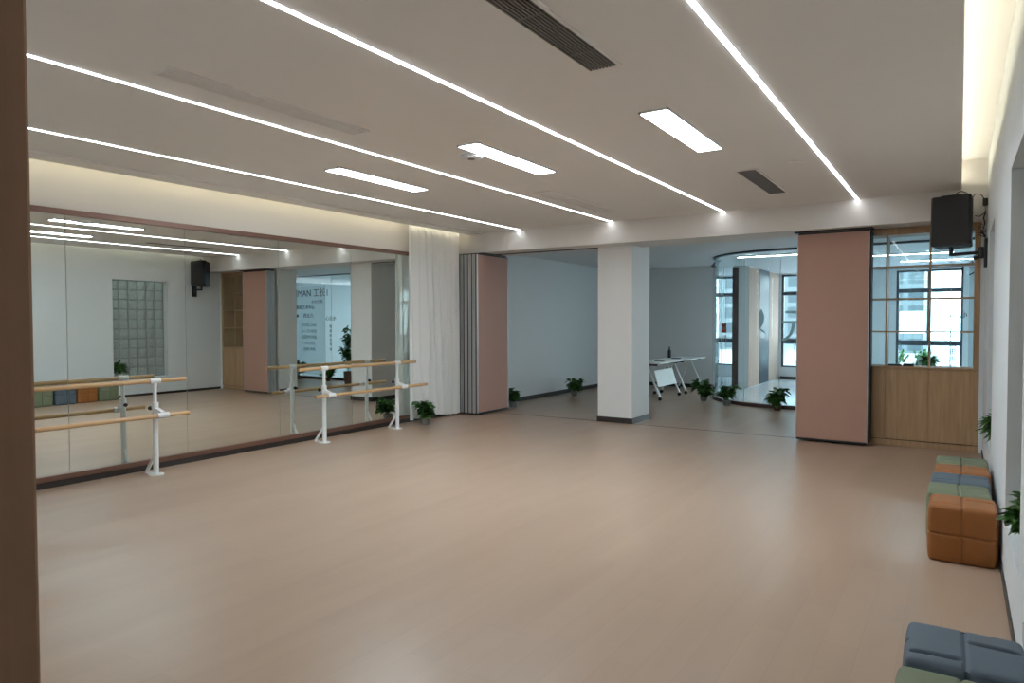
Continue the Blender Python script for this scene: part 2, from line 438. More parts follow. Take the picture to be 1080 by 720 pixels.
# ------------------------------------------------------------------ mirror wall
XM = -7.37
ys = [.70, 1.96, 3.23, 4.47, 5.74, 7.00, 8.27]
lab = ['tall wall mirror panel nearest the brown doorway jamb, mostly hidden by it', 'tall wall mirror panel hidden behind the brown jamb, second along the wall',
       'tall wall mirror panel behind the post of the nearer barre', 'tall wall mirror panel in the gap between the two barres, showing the black speaker',
       'tall wall mirror panel behind the near post of the farther barre', 'tall wall mirror panel at the far end, beside the white curtain']
for i in range(6):
    t = thing('wall_mirror', (XM - .02, (ys[i] + ys[i + 1]) / 2, .12), lab[i], 'mirror', 'mirror panels along the left wall')
    MB().box(XM - .03, XM, ys[i] + .003, ys[i + 1] - .003, .11, 2.67).build('mirror_glass', M['mirror'], t)
t = thing('mirror_frame', (XL, 4.4, 0), 'rose brown metal frame edging the long row of wall mirrors', 'frame')
MB().box(XL, -7.345, .68, 8.29, 2.66, 2.715, .004).build('top_rail', M['frame'], t)
MB().box(XL, -7.34, .68, 8.29, .062, .115, .004).build('bottom_rail', M['frame'], t)
MB().box(XL, -7.35, .68, 8.29, 0.0, .062).build('plinth', M['base'], t)
MB().box(XL, XM + .010, 8.272, 8.285, .115, 2.66).build('side_rail', M['track'], t)

# ------------------------------------------------------------------ lights
def strip(x, label):
    t = thing('linear_ceiling_light', (x, 4.9, ZC - .006), label, 'ceiling light', 'linear ceiling lights running the length of the room')
    MB().box(x - .019, x + .019, -.05, YB, ZC - .003, ZC + .0005).build('housing', M['plastic'], t)
    MB().box(x - .016, x + .016, -.04, YB - .004, ZC - .006, ZC - .003).build('diffuser', M['led'], t)
strip(-1.087, 'thin white line of light on the ceiling, the one nearest the right wall')
strip(-2.762, 'thin white line of light on the ceiling, second from the right wall')
strip(-4.455, 'thin white line of light on the ceiling, second from the mirrors')
strip(-6.11, 'thin white line of light on the ceiling, the one nearest the mirrors')
def panel(x, label):
    t = thing('panel_ceiling_light', (x, 5.6, ZC - .012), label, 'ceiling light', 'flat rectangular ceiling lights')
    b = MB()
    x0, x1, y0, y1 = x - .115, x + .115, 4.71, 6.06
    b.box(x0, x1, y0, y0 + .012, ZC - .014, ZC).box(x0, x1, y1 - .012, y1, ZC - .014, ZC).box(x0, x0 + .012, y0, y1, ZC - .014, ZC).box(x1 - .012, x1, y0, y1, ZC - .014, ZC)
    b.build('frame', M['plastic'], t)
    MB().box(x0 + .012, x1 - .012, y0 + .012, y1 - .012, ZC - .010, ZC - .004).build('diffuser', M['panel'], t)
panel(-1.868, 'bright flat rectangular ceiling light nearest the right wall')
panel(-3.54, 'bright flat rectangular ceiling light in the middle, beside the smoke detector')
panel(-5.215, 'bright flat rectangular ceiling light nearest the mirrors')
# hidden LED tapes in the two coves
t = tag(MB().box(-7.162, -7.152, .3, YB - .05, 3.18, 3.20).build('cove_light', M['cove']), 'warm LED tape glowing in the ceiling slot above the mirrors', 'light strip')
t = tag(MB().box(-.045, -.027, .3, YB - .05, 3.222, 3.236).build('cove_light', M['cove2']), 'warm LED tape glowing in the ceiling slot above the right wall', 'light strip')

# detector, spot
t = thing('smoke_detector', (-3.765, 5.07, ZC - .032), 'round white smoke detector on the ceiling beside the middle flat light', 'detector')
MB().lathe((-3.765, 5.07, ZC - .032), [(.075, 0), (.10, .008), (.105, .02), (.105, .032)], 28).build('housing', M['plastic'], t, smooth=True)
MB().lathe((-3.765, 5.07, ZC - .036), [(.03, 0), (.035, .004)], 16).build('sensor_cap', M['vent'], t)
tag(MB().lathe((-1.33, 6.99, ZC - .012), [(.05, 0), (.06, .004), (.06, .012)], 24).build('ceiling_sensor', M['ceil']), 'small flat round sensor between the grid vent and the rightmost line light', 'sensor')

# vents
def slot_vent(x0, x1, y0, y1, n, label, frame, slat, dark, cross=0, w=.014):
    t = thing('ceiling_vent', ((x0 + x1) / 2, (y0 + y1) / 2, ZC - .012), label, 'vent', 'air vents in the ceiling')
    MB().box(x0 + .01, x1 - .01, y0 + .01, y1 - .01, ZC - .003, ZC + .001).build('duct_opening', dark, t)
    b = MB(); h = .012 if w > .01 else .012
    b.box(x0 - w, x1 + w, y0 - w, y0 + .005, ZC - .012, ZC).box(x0 - w, x1 + w, y1 - .005, y1 + w, ZC - .012, ZC)
    b.box(x0 - w, x0 + .005, y0, y1, ZC - .012, ZC).box(x1 - .005, x1 + w, y0, y1, ZC - .012, ZC)
    b.build('frame', frame, t)
    b = MB()
    for i in range(n):
        x = x0 + (x1 - x0) * (i + .5) / n; b.box(x - .0045, x + .0045, y0, y1, ZC - .011, ZC - .003)
    for i in range(cross):
        y = y0 + (y1 - y0) * (i + .5) / cross; b.box(x0, x1, y - .0045, y + .0045, ZC - .011, ZC - .003)
    b.build('slats', slat, t)
slot_vent(-1.895, -1.705, 2.1, 3.76, 9, 'long dark slotted air vent at the top edge of the picture', M['ceil'], M['vent'], M['ventdark'], 3)
slot_vent(-1.915, -1.722, 7.06, 8.52, 9, 'dark grid air vent beyond the nearest flat ceiling light', M['ceil'], M['vent'], M['ventdark'], 46)
slot_vent(-4.20, -4.02, 6.93, 8.61, 6, 'pale slotted air vent near the beam, left of the middle of the ceiling', M['ceil'], M['ceil'], M['ceil'])
slot_vent(-4.13, -3.96, 2.33, 3.95, 6, 'pale slotted air vent on the ceiling above the nearer barre', M['ceil'], M['ceil'], M['ceil'])

# ------------------------------------------------------------------ sheer curtain
def curtain():
    bm = bmesh.new(); nu, nv = 170, 26; g = []
    for j in range(nv + 1):
        v = j / nv; z = .05 + v * 3.38; row = []
        for i in range(nu + 1):
            u = i / nu
            drift = .10 * (1 - v) ** 1.5 * math.exp(-((u - .45) / .22) ** 2)
            y = 8.09 + u * 1.29 + drift
            amp = .030 + .022 * (1 - v)
            ph = 2 * PI * 8 * (u + .012 * math.sin(9 * u) * (1 - v))
            x = -7.235 + amp * math.sin(ph) + .006 * math.sin(ph * 2.3 + 1) * (1 - .4 * v) + .10 * (1 - v) * math.exp(-((u - .42 + .25 * (1 - v)) / .05) ** 2)
            row.append(bm.verts.new((x, y, z + (.02 * math.sin(5 * u) if j == 0 else 0))))
        g.append(row)
    for j in range(nv):
        for i in range(nu): bm.faces.new((g[j][i], g[j][i + 1], g[j + 1][i + 1], g[j + 1][i]))
    mb = MB(); mb.bm.free(); mb.bm = bm
    t = thing('curtain', (-7.235, 8.7, .05), 'sheer white curtain hanging to the floor between mirrors and folding panels', 'curtain')
    mb.build('fabric', M['curtain'], t, smooth=True)
    MB().box(-7.28, -7.21, 8.05, 9.42, 3.435, 3.459).build('curtain_track', M['plastic'], t)
curtain()

# ------------------------------------------------------------------ folding partition panels
def fpanel(x0, x1, y0, y1, label, group, face_ax):
    """one leaf; face_ax 'x' : wide faces look along x ; 'y' : along y"""
    t = thing('folding_partition_panel', ((x0 + x1) / 2, (y0 + y1) / 2, .02), label, 'partition panel', group)
    z0, z1 = .035, 2.755
    if face_ax == 'x':
        MB().box(x0 + .004, x1 - .004, y0 + .012, y1 - .012, z0 + .012, z1 - .008).build('panel_face', M['pink'], t)
        for a, c in ((y0, y0 + .014), (y1 - .014, y1)):
            e = MB().box(x0, x0 + .028, a, c, z0, z1, .003).box(x1 - .028, x1, a, c, z0, z1, .003).build('edge_trim', M['alu'], t)
            MB().box(x0 + .028, x1 - .028, a + .006 if a == y0 else a, c if a == y0 else c - .006, z0, z1).build('edge_channel', M['track'], e)
        MB().box(x0 + .004, x1 - .004, y0 + .01, y1 - .01, .022, z0 + .012).build('bottom_seal', M['rubber'], t)
        MB().box(x0 + .005, x1 - .005, y0 + .01, y1 - .01, z1 - .008, z1 + .012).build('top_seal', M['track'], t)
        MB().box(x0 - .003, x0 + .004, y0 + .004, y0 + .02, z0 + .02, z1 - .02).build('gasket', M['rubber'], t)
    else:
        MB().box(x0 + .012, x1 - .012, y0 + .004, y1 - .004, z0 + .012, z1 - .008).build('panel_face', M['pink'], t)
        for a, c in ((x0, x0 + .010), (x1 - .010, x1)): MB().box(a, c, y0, y1, z0, z1, .003).build('edge_trim', M['alu'], t)
        MB().box(x0 + .01, x1 - .01, y0 + .004, y1 - .004, .022, z0 + .012).build('bottom_seal', M['rubber'], t)
        MB().box(x0 + .01, x1 - .01, y0 + .005, y1 - .005, z1 - .008, z1 + .012).build('top_seal', M['track'], t)
        MB().box(x1, x1 + .022, y0 + .012, y1 - .012, z0 + .01, z1 - .01).build('gasket', M['rubber'], t)
        return t
    # carriers
    return t
names = ['first', 'second', 'third', 'fourth']
for i in range(5):
    x0 = -7.29 + i * .086
    lb = 'pink laminate folding panel with its broad face showing, outermost of the left stack' if i == 4 else 'folding panel seen edge-on in the left stack, %s from the curtain' % names[i]
    fpanel(x0, x0 + .080, 9.41, 10.36, lb, 'folding panels stacked at the left', 'x')
for i in range(3):
    y0 = 9.74 + i * .080
    lb = ['broad pink laminate folding panel facing the room beside the shelf unit', 'folding panel directly behind the broad pink one beside the shelf unit', 'rearmost folding panel of the stack beside the shelf unit'][i]
    fpanel(-1.825, -.965, y0, y0 + .074, lb, 'folding panels stacked at the right', 'y')
t = thing('partition_track', (-4, 10.0, ZB - .03), 'dark ceiling track under the beam that carries the folding panels', 'track')
MB().box(-7.30, -6.86, 9.56, 10.28, 2.77, ZB).build('parking_rail', M['track'], t)
MB().box(-6.86, -4.87, 9.93, 9.98, ZB - .012, ZB).build('rail', M['track'], t)
MB().box(-1.86, -.93, 9.70, 9.94, 2.77, ZB).build('parking_rail', M['track'], t)

# ------------------------------------------------------------------ shelf unit with glass
t = thing('shelf_unit', (-.55, 10.14, 0), 'oak shelf unit with open glazed squares above and plain doors below, under the speaker', 'shelf unit')
X0, X1, YF, YK = -1.265, .205, 9.985, 10.32
b = MB().box(X0, X1, YF + .02, YK, .085, 1.0)
b.build('cabinet_body', M['oak'], t)
MB().box(X0, X1, YF + .012, YK, 0.002, .078).build('plinth', M['oak'], t)
MB().box(X0, X1, YF + .024, YK - .01, .074, .088).build('plinth_gap', M['ventdark'], t)
MB().box(X0, X1, YF - .004, YK, 1.0, 1.025, .003).build('counter_board', M['oak'], t)
xs = [-1.265, -.79, -.315, .155]
for i in range(3):
    o = MB().box(xs[i] + .002, xs[i + 1] - .002, YF, YF + .019, .090, .985, .0015).build('door', M['oak'], t)
MB().box(xs[3] + .002, X1, YF, YF + .019, .090, .985).build('filler_strip', M['oak'], t)
for x in xs[:3]:
    MB().box(x - .009, x + .009, YF, YK, 1.025, 2.70).build('divider', M['oak'], t)
MB().box(.145, X1, YF - .002, YK, 1.025, 2.70).build('side_panel', M['oak'], t)
for z in (1.465, 1.885, 2.295):
    MB().box(X0, .145, YF + .001, YK, z - .009, z + .009).build('shelf', M['oak'], t)
MB().box(X0, X1, YF - .004, YK, 2.70, ZB - .002).build('top_rail', M['oak'], t)
MB().box(X0, .145, YK, YK + .008, 1.025, 2.72).build('glass_back', M['shelfglass'], t)
tag(MB().box(-.77, -.62, 10.06, 10.20, 1.026, 1.045, .003).build('notebook', M['black']), 'thin black notebook lying on the lowest open shelf', 'notebook')
tag(MB().box(-.60, -.48, 10.06, 10.14, 1.026, 1.058, .004).build('glasses_case', M['black']), 'small black case lying on the lowest open shelf', 'case')

# ------------------------------------------------------------------ speaker
def speaker():
    c = Vector((-.09, 9.28, 0)); rz = math.radians(-15)
    rot = Matrix.Rotation(rz, 3, 'Z')
    t = thing('wall_speaker', (-.09, 9.28, 2.42), 'black loudspeaker on a swivel arm high on the right wall', 'speaker')
    def turn(b):
        for v in b.bm.verts:
            p = rot @ Vector((v.co.x, v.co.y, 0)); v.co.x = c.x + p.x; v.co.y = c.y + p.y
    b = MB(); z0, z1 = 2.44, 3.0
    b.prism([(-.155, .105), (.18, .105), (.215, -.105), (-.185, -.105)], z0, z1)
    bmesh.ops.bevel(b.bm, geom=list(b.bm.edges), offset=.012, segments=2, affect='EDGES')
    for v in b.bm.verts: v.co.z += -.015 * v.co.y / .105
    turn(b); b.build('cabinet', M['black'], t, smooth=True)
    g = MB(); g.prism([(-.175, -.105), (.205, -.105), (.19, -.125), (-.16, -.125)], z0 + .03, z1)
    turn(g); g.build('grille', M['grille'], t)
    m = MB(); m.box(-.10, .10, -.05, .06, 2.99, 3.03, .008); turn(m); m.build('top_handle', M['black'], t)
    a = MB().cyl((-.09, 9.28, 2.44), (-.09, 9.28, 2.34), .022, n=12).bar((-.09, 9.28, 2.355), (.19, 9.30, 2.37), .035, .035).cyl((.19, 9.30, 2.30), (.19, 9.30, 2.43), .028, n=12)
    a.build('swivel_arm', M['black'], t)
    MB().box(.218, .249, 9.24, 9.36, 2.20, 2.52, .006).box(.185, .22, 9.27, 9.33, 2.31, 2.41).build('wall_plate', M['black'], t)
    MB().cyl((.12, 9.26, 2.31), (.16, 9.26, 2.31), .022, n=10).build('clamp_knob', M['black'], t)
    tag(MB().tube([(-.06, 9.32, 3.02), (-.04, 9.32, 3.06), (.0, 9.33, 3.075), (.05, 9.34, 3.05), (.06, 9.36, 3.0)], .006)
        .tube([(.09, 9.38, 2.98), (.13, 9.38, 3.04), (.18, 9.38, 3.03), (.222, 9.39, 2.965)], .005).build('speaker_cable', M['black']),
        'thin black cables looping over the top of the wall speaker', 'cable')
    b = MB().box(.20, .249, 9.36, 9.43, 2.90, 2.98, .004).tube([(.222, 9.38, 2.92), (.226, 9.38, 2.82), (.21, 9.38, 2.76), (.225, 9.38, 2.70), (.20, 9.38, 2.60), (.23, 9.385, 2.54)], .007)
    b.tube([(.225, 9.38, 2.82), (.17, 9.38, 2.78), (.13, 9.36, 2.79)], .005)
    for k in range(5): b.tube([(.16, 9.39, 2.66 - k * .02), (.20, 9.39, 2.70 - k * .035), (.235, 9.39, 2.62 - k * .02), (.19, 9.395, 2.58 + k * .01)], .005, 6)
    tag(b.build('power_cable', M['black']), 'black plug and tangled cord hanging on the wall beside the speaker', 'cable')
speaker()

# ------------------------------------------------------------------ ottomans
def make_ottoman(name='cube_ottoman'):
    n = 72; bm = bmesh.new(); half = .189; H = .385
    def q(u, v, top):       # groove depth field on a face, u v in -1..1
        d = 0
        d += .011 * math.exp(-(u / .035) ** 2) + (0 if top else .010) * math.exp(-(v / .035) ** 2)
        if not top: return d
        if u < 0: d += .045 * math.exp(-((v + .60) / .045) ** 2) * max(0, 1 - ((u + .5) / .45) ** 4)
        else: d += .045 * math.exp(-((v - .30) / .045) ** 2) * max(0, 1 - ((u - .5) / .45) ** 4)
        return d
    verts = {}
    def P(ax, sg, i, j):
        u = -1 + 2 * i / n; v = -1 + 2 * j / n
        p = [0, 0, 0]; p[ax] = sg; p[(ax + 1) % 3] = u; p[(ax + 2) % 3] = v
        key = tuple(round(c, 5) for c in p)
        if key in verts: return verts[key]
        # round the corners a little
        e = 20.
        L = (abs(p[0]) ** e + abs(p[1]) ** e + abs(p[2]) ** e) ** (1 / e)
        co = [c / L for c in p]
        edge = max(abs(u), abs(v))
        bul = .012 * (1 - u ** 4) * (1 - v ** 4)
        dd = q(u, v, ax == 2 and sg > 0) if edge < .999 else .004 * (math.exp(-(u / .04) ** 2) + math.exp(-(v / .04) ** 2))
        nrm = [0, 0, 0]; nrm[ax] = sg
        w = (co[0] * half + nrm[0] * (bul - dd), co[1] * half + nrm[1] * (bul - dd), H / 2 + co[2] * (H / 2 - .006) + nrm[2] * (bul * .5 - dd) * (1 if sg > 0 or ax != 2 else 0))
        vv = bm.verts.new(w); verts[key] = vv; return vv
    for ax in range(3):
        for sg in (-1, 1):
            for i in range(n):
                for j in range(n):
                    f = [P(ax, sg, i, j), P(ax, sg, i + 1, j), P(ax, sg, i + 1, j + 1), P(ax, sg, i, j + 1)]
                    try: bm.faces.new(f)
                    except ValueError: pass
    zmin = min(v.co.z for v in bm.verts)
    for v in bm.verts: v.co.z -= zmin
    bmesh.ops.recalc_face_normals(bm, faces=bm.faces)
    me = bpy.data.meshes.new(name); bm.to_mesh(me); bm.free()
    for p in me.polygons: p.use_smooth = True
    return me
om = {}
for c in ('orange', 'green', 'blue'):
    me = make_ottoman(); me.materials.append(M[c]); om[c] = me
spots = [(5.515, 'orange', 'orange quilted cube ottoman at the near end of the row along the right wall', 0, -.004),
         (5.925, 'green', 'sage green quilted cube ottoman between the nearest orange one and the blue one', -.022, .02),
         (6.345, 'blue', 'slate blue quilted cube ottoman in the middle of the row along the right wall', -.012, -.015),
         (6.755, 'orange', 'orange quilted cube ottoman farther along the row, behind the blue one', .0, .01),
         (7.165, 'green', 'sage green quilted cube ottoman at the far end of the row beside the shelf unit', .0, 0),
         (3.035, 'blue', 'slate blue quilted cube ottoman standing apart in the lower right corner', .0, .02),
         (2.60, 'green', 'sage green quilted cube ottoman cut off by the bottom edge of the picture', -.01, .01)]
for y, c, lb, dx, rz in spots:
    o = bpy.data.objects.new('cube_ottoman', om[c]); COL.objects.link(o)
    o.location = (.034 + dx, y, 0.001); o.rotation_euler.z = rz
    tag(o, lb, 'ottoman', 'cube ottomans along the right wall')

# ------------------------------------------------------------------ barres
def barre(dy, label, eu, el):
    t = thing('ballet_barre', (-7.05, 6.9 + dy, 0), label, 'ballet barre', 'double ballet barres in front of the mirrors')
    for tag_, y in (('a', 6.20 + dy), ('b', 7.61 + dy)):
        st = MB().cyl((-7.05, y, .008), (-7.05, y, .72), .028, n=20).build('upright', M['white_metal'], t, smooth=True)
        MB().cyl((-7.05, y, .70), (-7.05, y, .765), .034, n=20).build('collar', M['plastic'], st, smooth=True)
        MB().cyl((-7.05, y, .72), (-7.05, y, .965), .019, n=16).build('inner_tube', M['white_metal'], st, smooth=True)
        MB().cyl((-7.05, y - .055, .99), (-7.05, y + .055, .99), .031, n=20).cyl((-7.05, y, .93), (-7.05, y, .98), .024, n=16).build('top_clamp', M['plastic'], st, smooth=True)
        MB().bar((-7.05, y, .70), (-6.94, y + .02, .655), .05, .035).cyl((-6.93, y - .045, .635), (-6.93, y + .075, .635), .031, n=20).build('lower_clamp', M['plastic'], st, smooth=True)
        MB().cyl((-7.07, y, .70), (-7.12, y - .01, .70), .007, n=8).cyl((-7.115, y - .01, .70), (-7.135, y - .014, .70), .022, n=6).build('clamp_knob', M['black'], st)
        MB().cyl((-7.05, y, .0), (-7.05, y, .012), .075, n=28).box(-7.22, -7.03, y - .03, y + .03, 0, .010).build('foot_plate', M['white_metal'], st)
        MB().bar((-7.055, y, .22), (-7.20, y - .02, .015), .022, .03).build('brace', M['white_metal'], st)
    o = MB().cyl((-7.05, 5.785 + dy, .99), (-7.05, 8.02 + dy + eu, .99), .0225, n=20).build('upper_bar', M['barwood'], t, smooth=True)
    o = MB().cyl((-6.93, 5.95 + dy, .635), (-6.93, 8.15 + dy + el, .635), .0225, n=20).build('lower_bar', M['barwood'], t, smooth=True)
barre(0, 'white double ballet barre with two wooden rails, nearer the white curtain', 0, 0)
barre(-3.69, 'white double ballet barre with two wooden rails, cut off by the brown jamb', -.07, -.24)

# ------------------------------------------------------------------ plants
def leaf_into(bm, base, d, L, w, droop, roll):
    d = Vector(d).normalized(); side = d.cross(Vector((0, 0, 1)))
    if side.length < .05: side = Vector((1, 0, 0))
    side.normalize(); side = Matrix.Rotation(roll, 3, d) @ side
    prev = None; n = 5
    for i in range(n + 1):
        s = i / n
        c = Vector(base) + d * (L * s) + Vector((0, 0, -droop * L * s * s))
        ww = w * math.sin(PI * min(.97, .06 + s * .94)) ** .8
        up = side.cross(d) * (ww * .25)
        a = bm.verts.new(c - side * ww + up); m_ = bm.verts.new(c); e = bm.verts.new(c + side * ww + up)
        if prev:
            bm.faces.new((prev[0], prev[1], m_, a)); bm.faces.new((prev[1], prev[2], e, m_))
        prev = (a, m_, e)

def plant(loc, rad, h, label, potmat='pot', seed=1, nleaf=150, potr=.075, poth=.11, spiky=False, lscale=1., lim=None, group='small leafy potted plants on the floor'):
    rnd = random.Random(seed)
    x, y, z = loc
    t = thing('potted_plant', loc, label, 'potted plant', group)
    MB().lathe((x, y, z), [(potr * .72, 0), (potr * .95, poth * .4), (potr, poth * .9), (potr * 1.05, poth), (potr * .92, poth), (potr * .88, poth * .88)], 22).build('pot', M[potmat], t, smooth=True)
    MB().lathe((x, y, z + poth * .86), [(potr * .87, 0), (potr * .87, poth * .05)], 18).build('soil', M['soil'], t)
    st = MB(); fo = bmesh.new()
    ns = 14
    for k in range(ns):
        a = rnd.uniform(0, 2 * PI); ti = rnd.uniform(.1, .95)
        top = Vector((x + math.cos(a) * rad * .75 * ti, y + math.sin(a) * rad * .75 * ti, z + poth + (h - poth) * rnd.uniform(.22, .82)))
        b0 = Vector((x + math.cos(a) * potr * .3, y + math.sin(a) * potr * .3, z + poth * .88))
        mid = (b0 + top) / 2 + Vector((0, 0, .02)) - Vector((math.cos(a), math.sin(a), 0)) * rad * .1
        st.tube([b0, mid, top], .0035, 5)
        for q in range(int(nleaf * 1.35) // ns):
            s = rnd.uniform(.35, 1.0)
            p = b0.lerp(mid, s * 2) if s < .5 else mid.lerp(top, s * 2 - 1)
            aa = a + rnd.uniform(-1.6, 1.6); el = rnd.uniform(-.25, .9)
            dd = (math.cos(aa) * math.cos(el), math.sin(aa) * math.cos(el), math.sin(el))
            L = rnd.uniform(.6, 1.0) * rad * (.72 if not spiky else .95) * lscale
            leaf_into(fo, p, dd, L, L * (.31 if not spiky else .10), rnd.uniform(.1, .55), rnd.uniform(-.5, .5))
    if lim:
        for bm_ in (st.bm, fo):
            for v in bm_.verts:
                if v.co.x > lim[0]: v.co.x = lim[0] - .004 * rnd.random()
                if v.co.x > XR - .015:
                    v.co.y = min(max(v.co.y, lim[1]), lim[2])
                v.co.z = max(v.co.z, z + .01)
    st.build('stems', M['leaf'], t)
    f = MB(); f.bm.free(); f.bm = fo
    f.build('foliage', M['leaf'], t)
    return t
plant((-6.97, 8.16, 0), .20, .43, 'bushy green plant in a small grey pot in front of the white curtain', 'pot', 3, 160)
plant((-7.0, 10.72, 0), .19, .42, 'dark green plant beside the stacked pink panel at the left', 'pot', 4, 170)
plant((-6.97, 13.1, 0), .20, .44, 'dark green plant standing alone against the grey annex wall', 'pot', 5, 170)
plant((-4.30, 13.62, 0), .23, .47, 'green plant at the outer left end of the curved glass, tallest of three', 'pot', 6, 210)
plant((-3.69, 13.1, 0), .20, .46, 'green plant in the middle of three at the curved glass', 'pot', 8, 190)
plant((-2.73, 12.88, 0), .24, .44, 'green plant in a dark pot beside the broad pink panel', 'bpot', 9, 200)
plant((.80, 12.75, 0), .26, .56, 'green plant at the straight glass wall, seen only in the mirror, nearer the wooden wall', 'bpot', 10, 180)
plant((-.35, 12.8, 0), .22, .44, 'green plant at the straight glass wall behind the shelf unit', 'bpot', 11, 160)
plant((.335, 7.62, NZ0), .18, .40, 'leafy plant in a white pot on the farther window ledge of the right wall', 'wpot', 12, 200, .055, .11, spiky=True, lim=(.38, NI[1][0] + .01, NI[1][1] - .01), group='potted plants on the window ledges')
plant((.335, 4.24, NZ0), .155, .38, 'leafy plant in a white pot on the nearer window ledge, at the right edge', 'wpot', 13, 200, .055, .12, lim=(.38, NI[0][0] + .01, NI[0][1] - .01), group='potted plants on the window ledges')
plant((-.66, 19.72, .335), .30, .42, 'round green plant on the lobby window sill seen through the shelves', 'wpot', 14, 170, .10, .12, group='potted plants on the window ledges')

t = thing('window_bench', (-.65, 19.75, 0), 'low white bench along the lobby window that carries a round plant', 'bench')
MB().box(-1.38, .08, 19.52, 19.985, .30, .334, .004).build('bench_top', M['plastic'], t)
MB().box(-1.34, .04, 19.56, 19.985, 0.0, .30).build('bench_body', M['annexwall'], t)

# ------------------------------------------------------------------ flip-top tables with bottles
def flip_table(dy, dx, label):
    t = thing('folding_table', (-5.32 + dx, 13.73 + dy, 0), label, 'table', 'white wheeled folding tables in the annex')
    x0, x1, y0, y1 = -5.66 + dx, -5.0 + dx, 13.05 + dy, 14.42 + dy
    MB().box(x0, x1, y0, y1, .745, .77, .008).build('tabletop', M['tabletop'], t)
    MB().box(x0 + .08, x1 - .10, y0 + .08, y0 + .12, .70, .745).box(x0 + .08, x1 - .10, y1 - .12, y1 - .08, .70, .745).box(x0 + .3, x0 + .36, y0 + .1, y1 - .1, .70, .73).build('under_frame', M['rubber'], t)
    for y in (y0 + .12, y1 - .12):
        lg = MB().bar((x0 + .32, y, .72), (x0 + .05, y, .075), .045, .03).bar((x0 + .32, y, .72), (x1 - .05, y, .075), .045, .03)
        lo = lg.build('leg', M['white_metal'], t)
        for xx in (x0 + .05, x1 - .05):
            MB().cyl((xx, y - .014, .035), (xx, y - .003, .035), .035, n=14).cyl((xx, y + .003, .035), (xx, y + .014, .035), .035, n=14).bar((xx, y, .035), (xx, y, .085), .012, .012).build('castor', M['rubber'], lo, smooth=True)
    # tilted modesty panel
    b = MB(); b.bar((x1 - .20, (y0 + y1) / 2, .60), (x1 - .10, (y0 + y1) / 2, .27), y1 - y0 - .32, .012)
    bm_ = b.bm
    if dy == 0: b.build('modesty_panel', M['tabletop'], t)
    else: b.bm.free()
flip_table(0, 0, 'white wheeled folding table nearest the square column in the annex')
flip_table(1.50, .02, 'white wheeled folding table farther back by the grey annex wall')
def bottle(x, y, label):
    t = thing('spray_bottle', (x, y, .77), label, 'bottle', 'black bottles on the folding tables')
    MB().lathe((x, y, .77), [(.036, 0), (.038, .01), (.038, .15), (.03, .185), (.014, .205), (.014, .22)], 18).build('body', M['black'], t, smooth=True)
    MB().lathe((x, y, .985), [(.018, 0), (.018, .03), (.008, .045)], 14).build('cap', M['rubber'], t, smooth=True)
bottle(-5.50, 13.55, 'black bottle on the nearer folding table, close to the column')
bottle(-5.55, 15.05, 'black bottle on the farther folding table')
tag(MB().box(-5.32, -5.12, 13.55, 13.62, .771, .785, .003).build('hand_towel', M['black']), 'flat black item lying on the nearer folding table', 'towel')
tag(MB().box(-5.4, -5.2, 14.75, 14.85, .771, .79, .003).build('tablet', M['black']), 'flat black item lying on the farther folding table', 'tablet')

# ------------------------------------------------------------------ curved and straight glass wall
def arcpts(r, a0=PI * 1.5, a1=PI, n=36): return [(cx + r * math.cos(a0 + (a1 - a0) * i / n), cy + r * math.sin(a0 + (a1 - a0) * i / n)) for i in range(n + 1)]
def ring(r0, r1, z0, z1):
    mb = MB(); A = arcpts(r0); B = arcpts(r1)
    for i in range(len(A) - 1):
        mb.prism([A[i], A[i + 1], B[i + 1], B[i]], z0, z1)
    bmesh.ops.remove_doubles(mb.bm, verts=mb.bm.verts, dist=1e-5)
    # drop inner duplicate walls
    seen = {}
    for f in list(mb.bm.faces):
        k = tuple(sorted(v.index for v in f.verts))
        seen.setdefault(k, []).append(f)
    mb.bm.verts.index_update()
    seen = {}
    for f in mb.bm.faces: seen.setdefault(tuple(sorted(v.index for v in f.verts)), []).append(f)
    dead = [f for fs in seen.values() if len(fs) > 1 for f in fs]
    bmesh.ops.delete(mb.bm, geom=dead, context='FACES_ONLY')
    return mb
struct(ring(R - .006, R + .006, .06, 2.90), 'wall_glass_curved', M['glass'], smooth=True)
struct(MB().box(cx, 1.65, YG - .006, YG + .006, .06, 2.90), 'wall_glass_straight', M['glass'])
def side_prism(w, z0, z1):
    a = Vector((cx - R, cy, 0)); c = Vector((-4.94, 16.30, 0)); n_ = Vector((0, 0, 1)).cross((c - a).normalized()) * w
    return MB().prism([tuple((a - n_)[:2]), tuple((c - n_)[:2]), tuple((c + n_)[:2]), tuple((a + n_)[:2])], z0, z1)
struct(side_prism(.006, .06, 2.90), 'wall_glass_side', M['glass'])
struct(side_prism(.04, 2.895, ZA), 'trim_9', M['winframe'])
struct(side_prism(.05, 0, .065), 'trim_10', M['dkbrown'])
struct(ring(R - .04, R + .04, 2.895, ZA), 'trim_2', M['winframe'])
struct(ring(R - .05, R + .05, 0, .065), 'trim_3', M['dkbrown'])
struct(MB().box(cx, 1.65, YG - .04, YG + .04, 2.895, ZA), 'trim_4', M['winframe'])
struct(MB().box(cx, 1.65, YG - .05, YG + .05, 0, .065), 'trim_5', M['dkbrown'])
jm = MB()
for a in (PI * 1.5, PI * 1.36, PI * 1.22, PI * 1.10, PI * 1.0):
    x, y = cx + R * math.cos(a), cy + R * math.sin(a); jm.cyl((x, y, .065), (x, y, 2.85), .007, n=8)
for x in (-1.4, -.12, 1.1): jm.cyl((x, YG, .065), (x, YG, 2.85), .006, n=8)
struct(jm, 'trim_6', M['alu'])

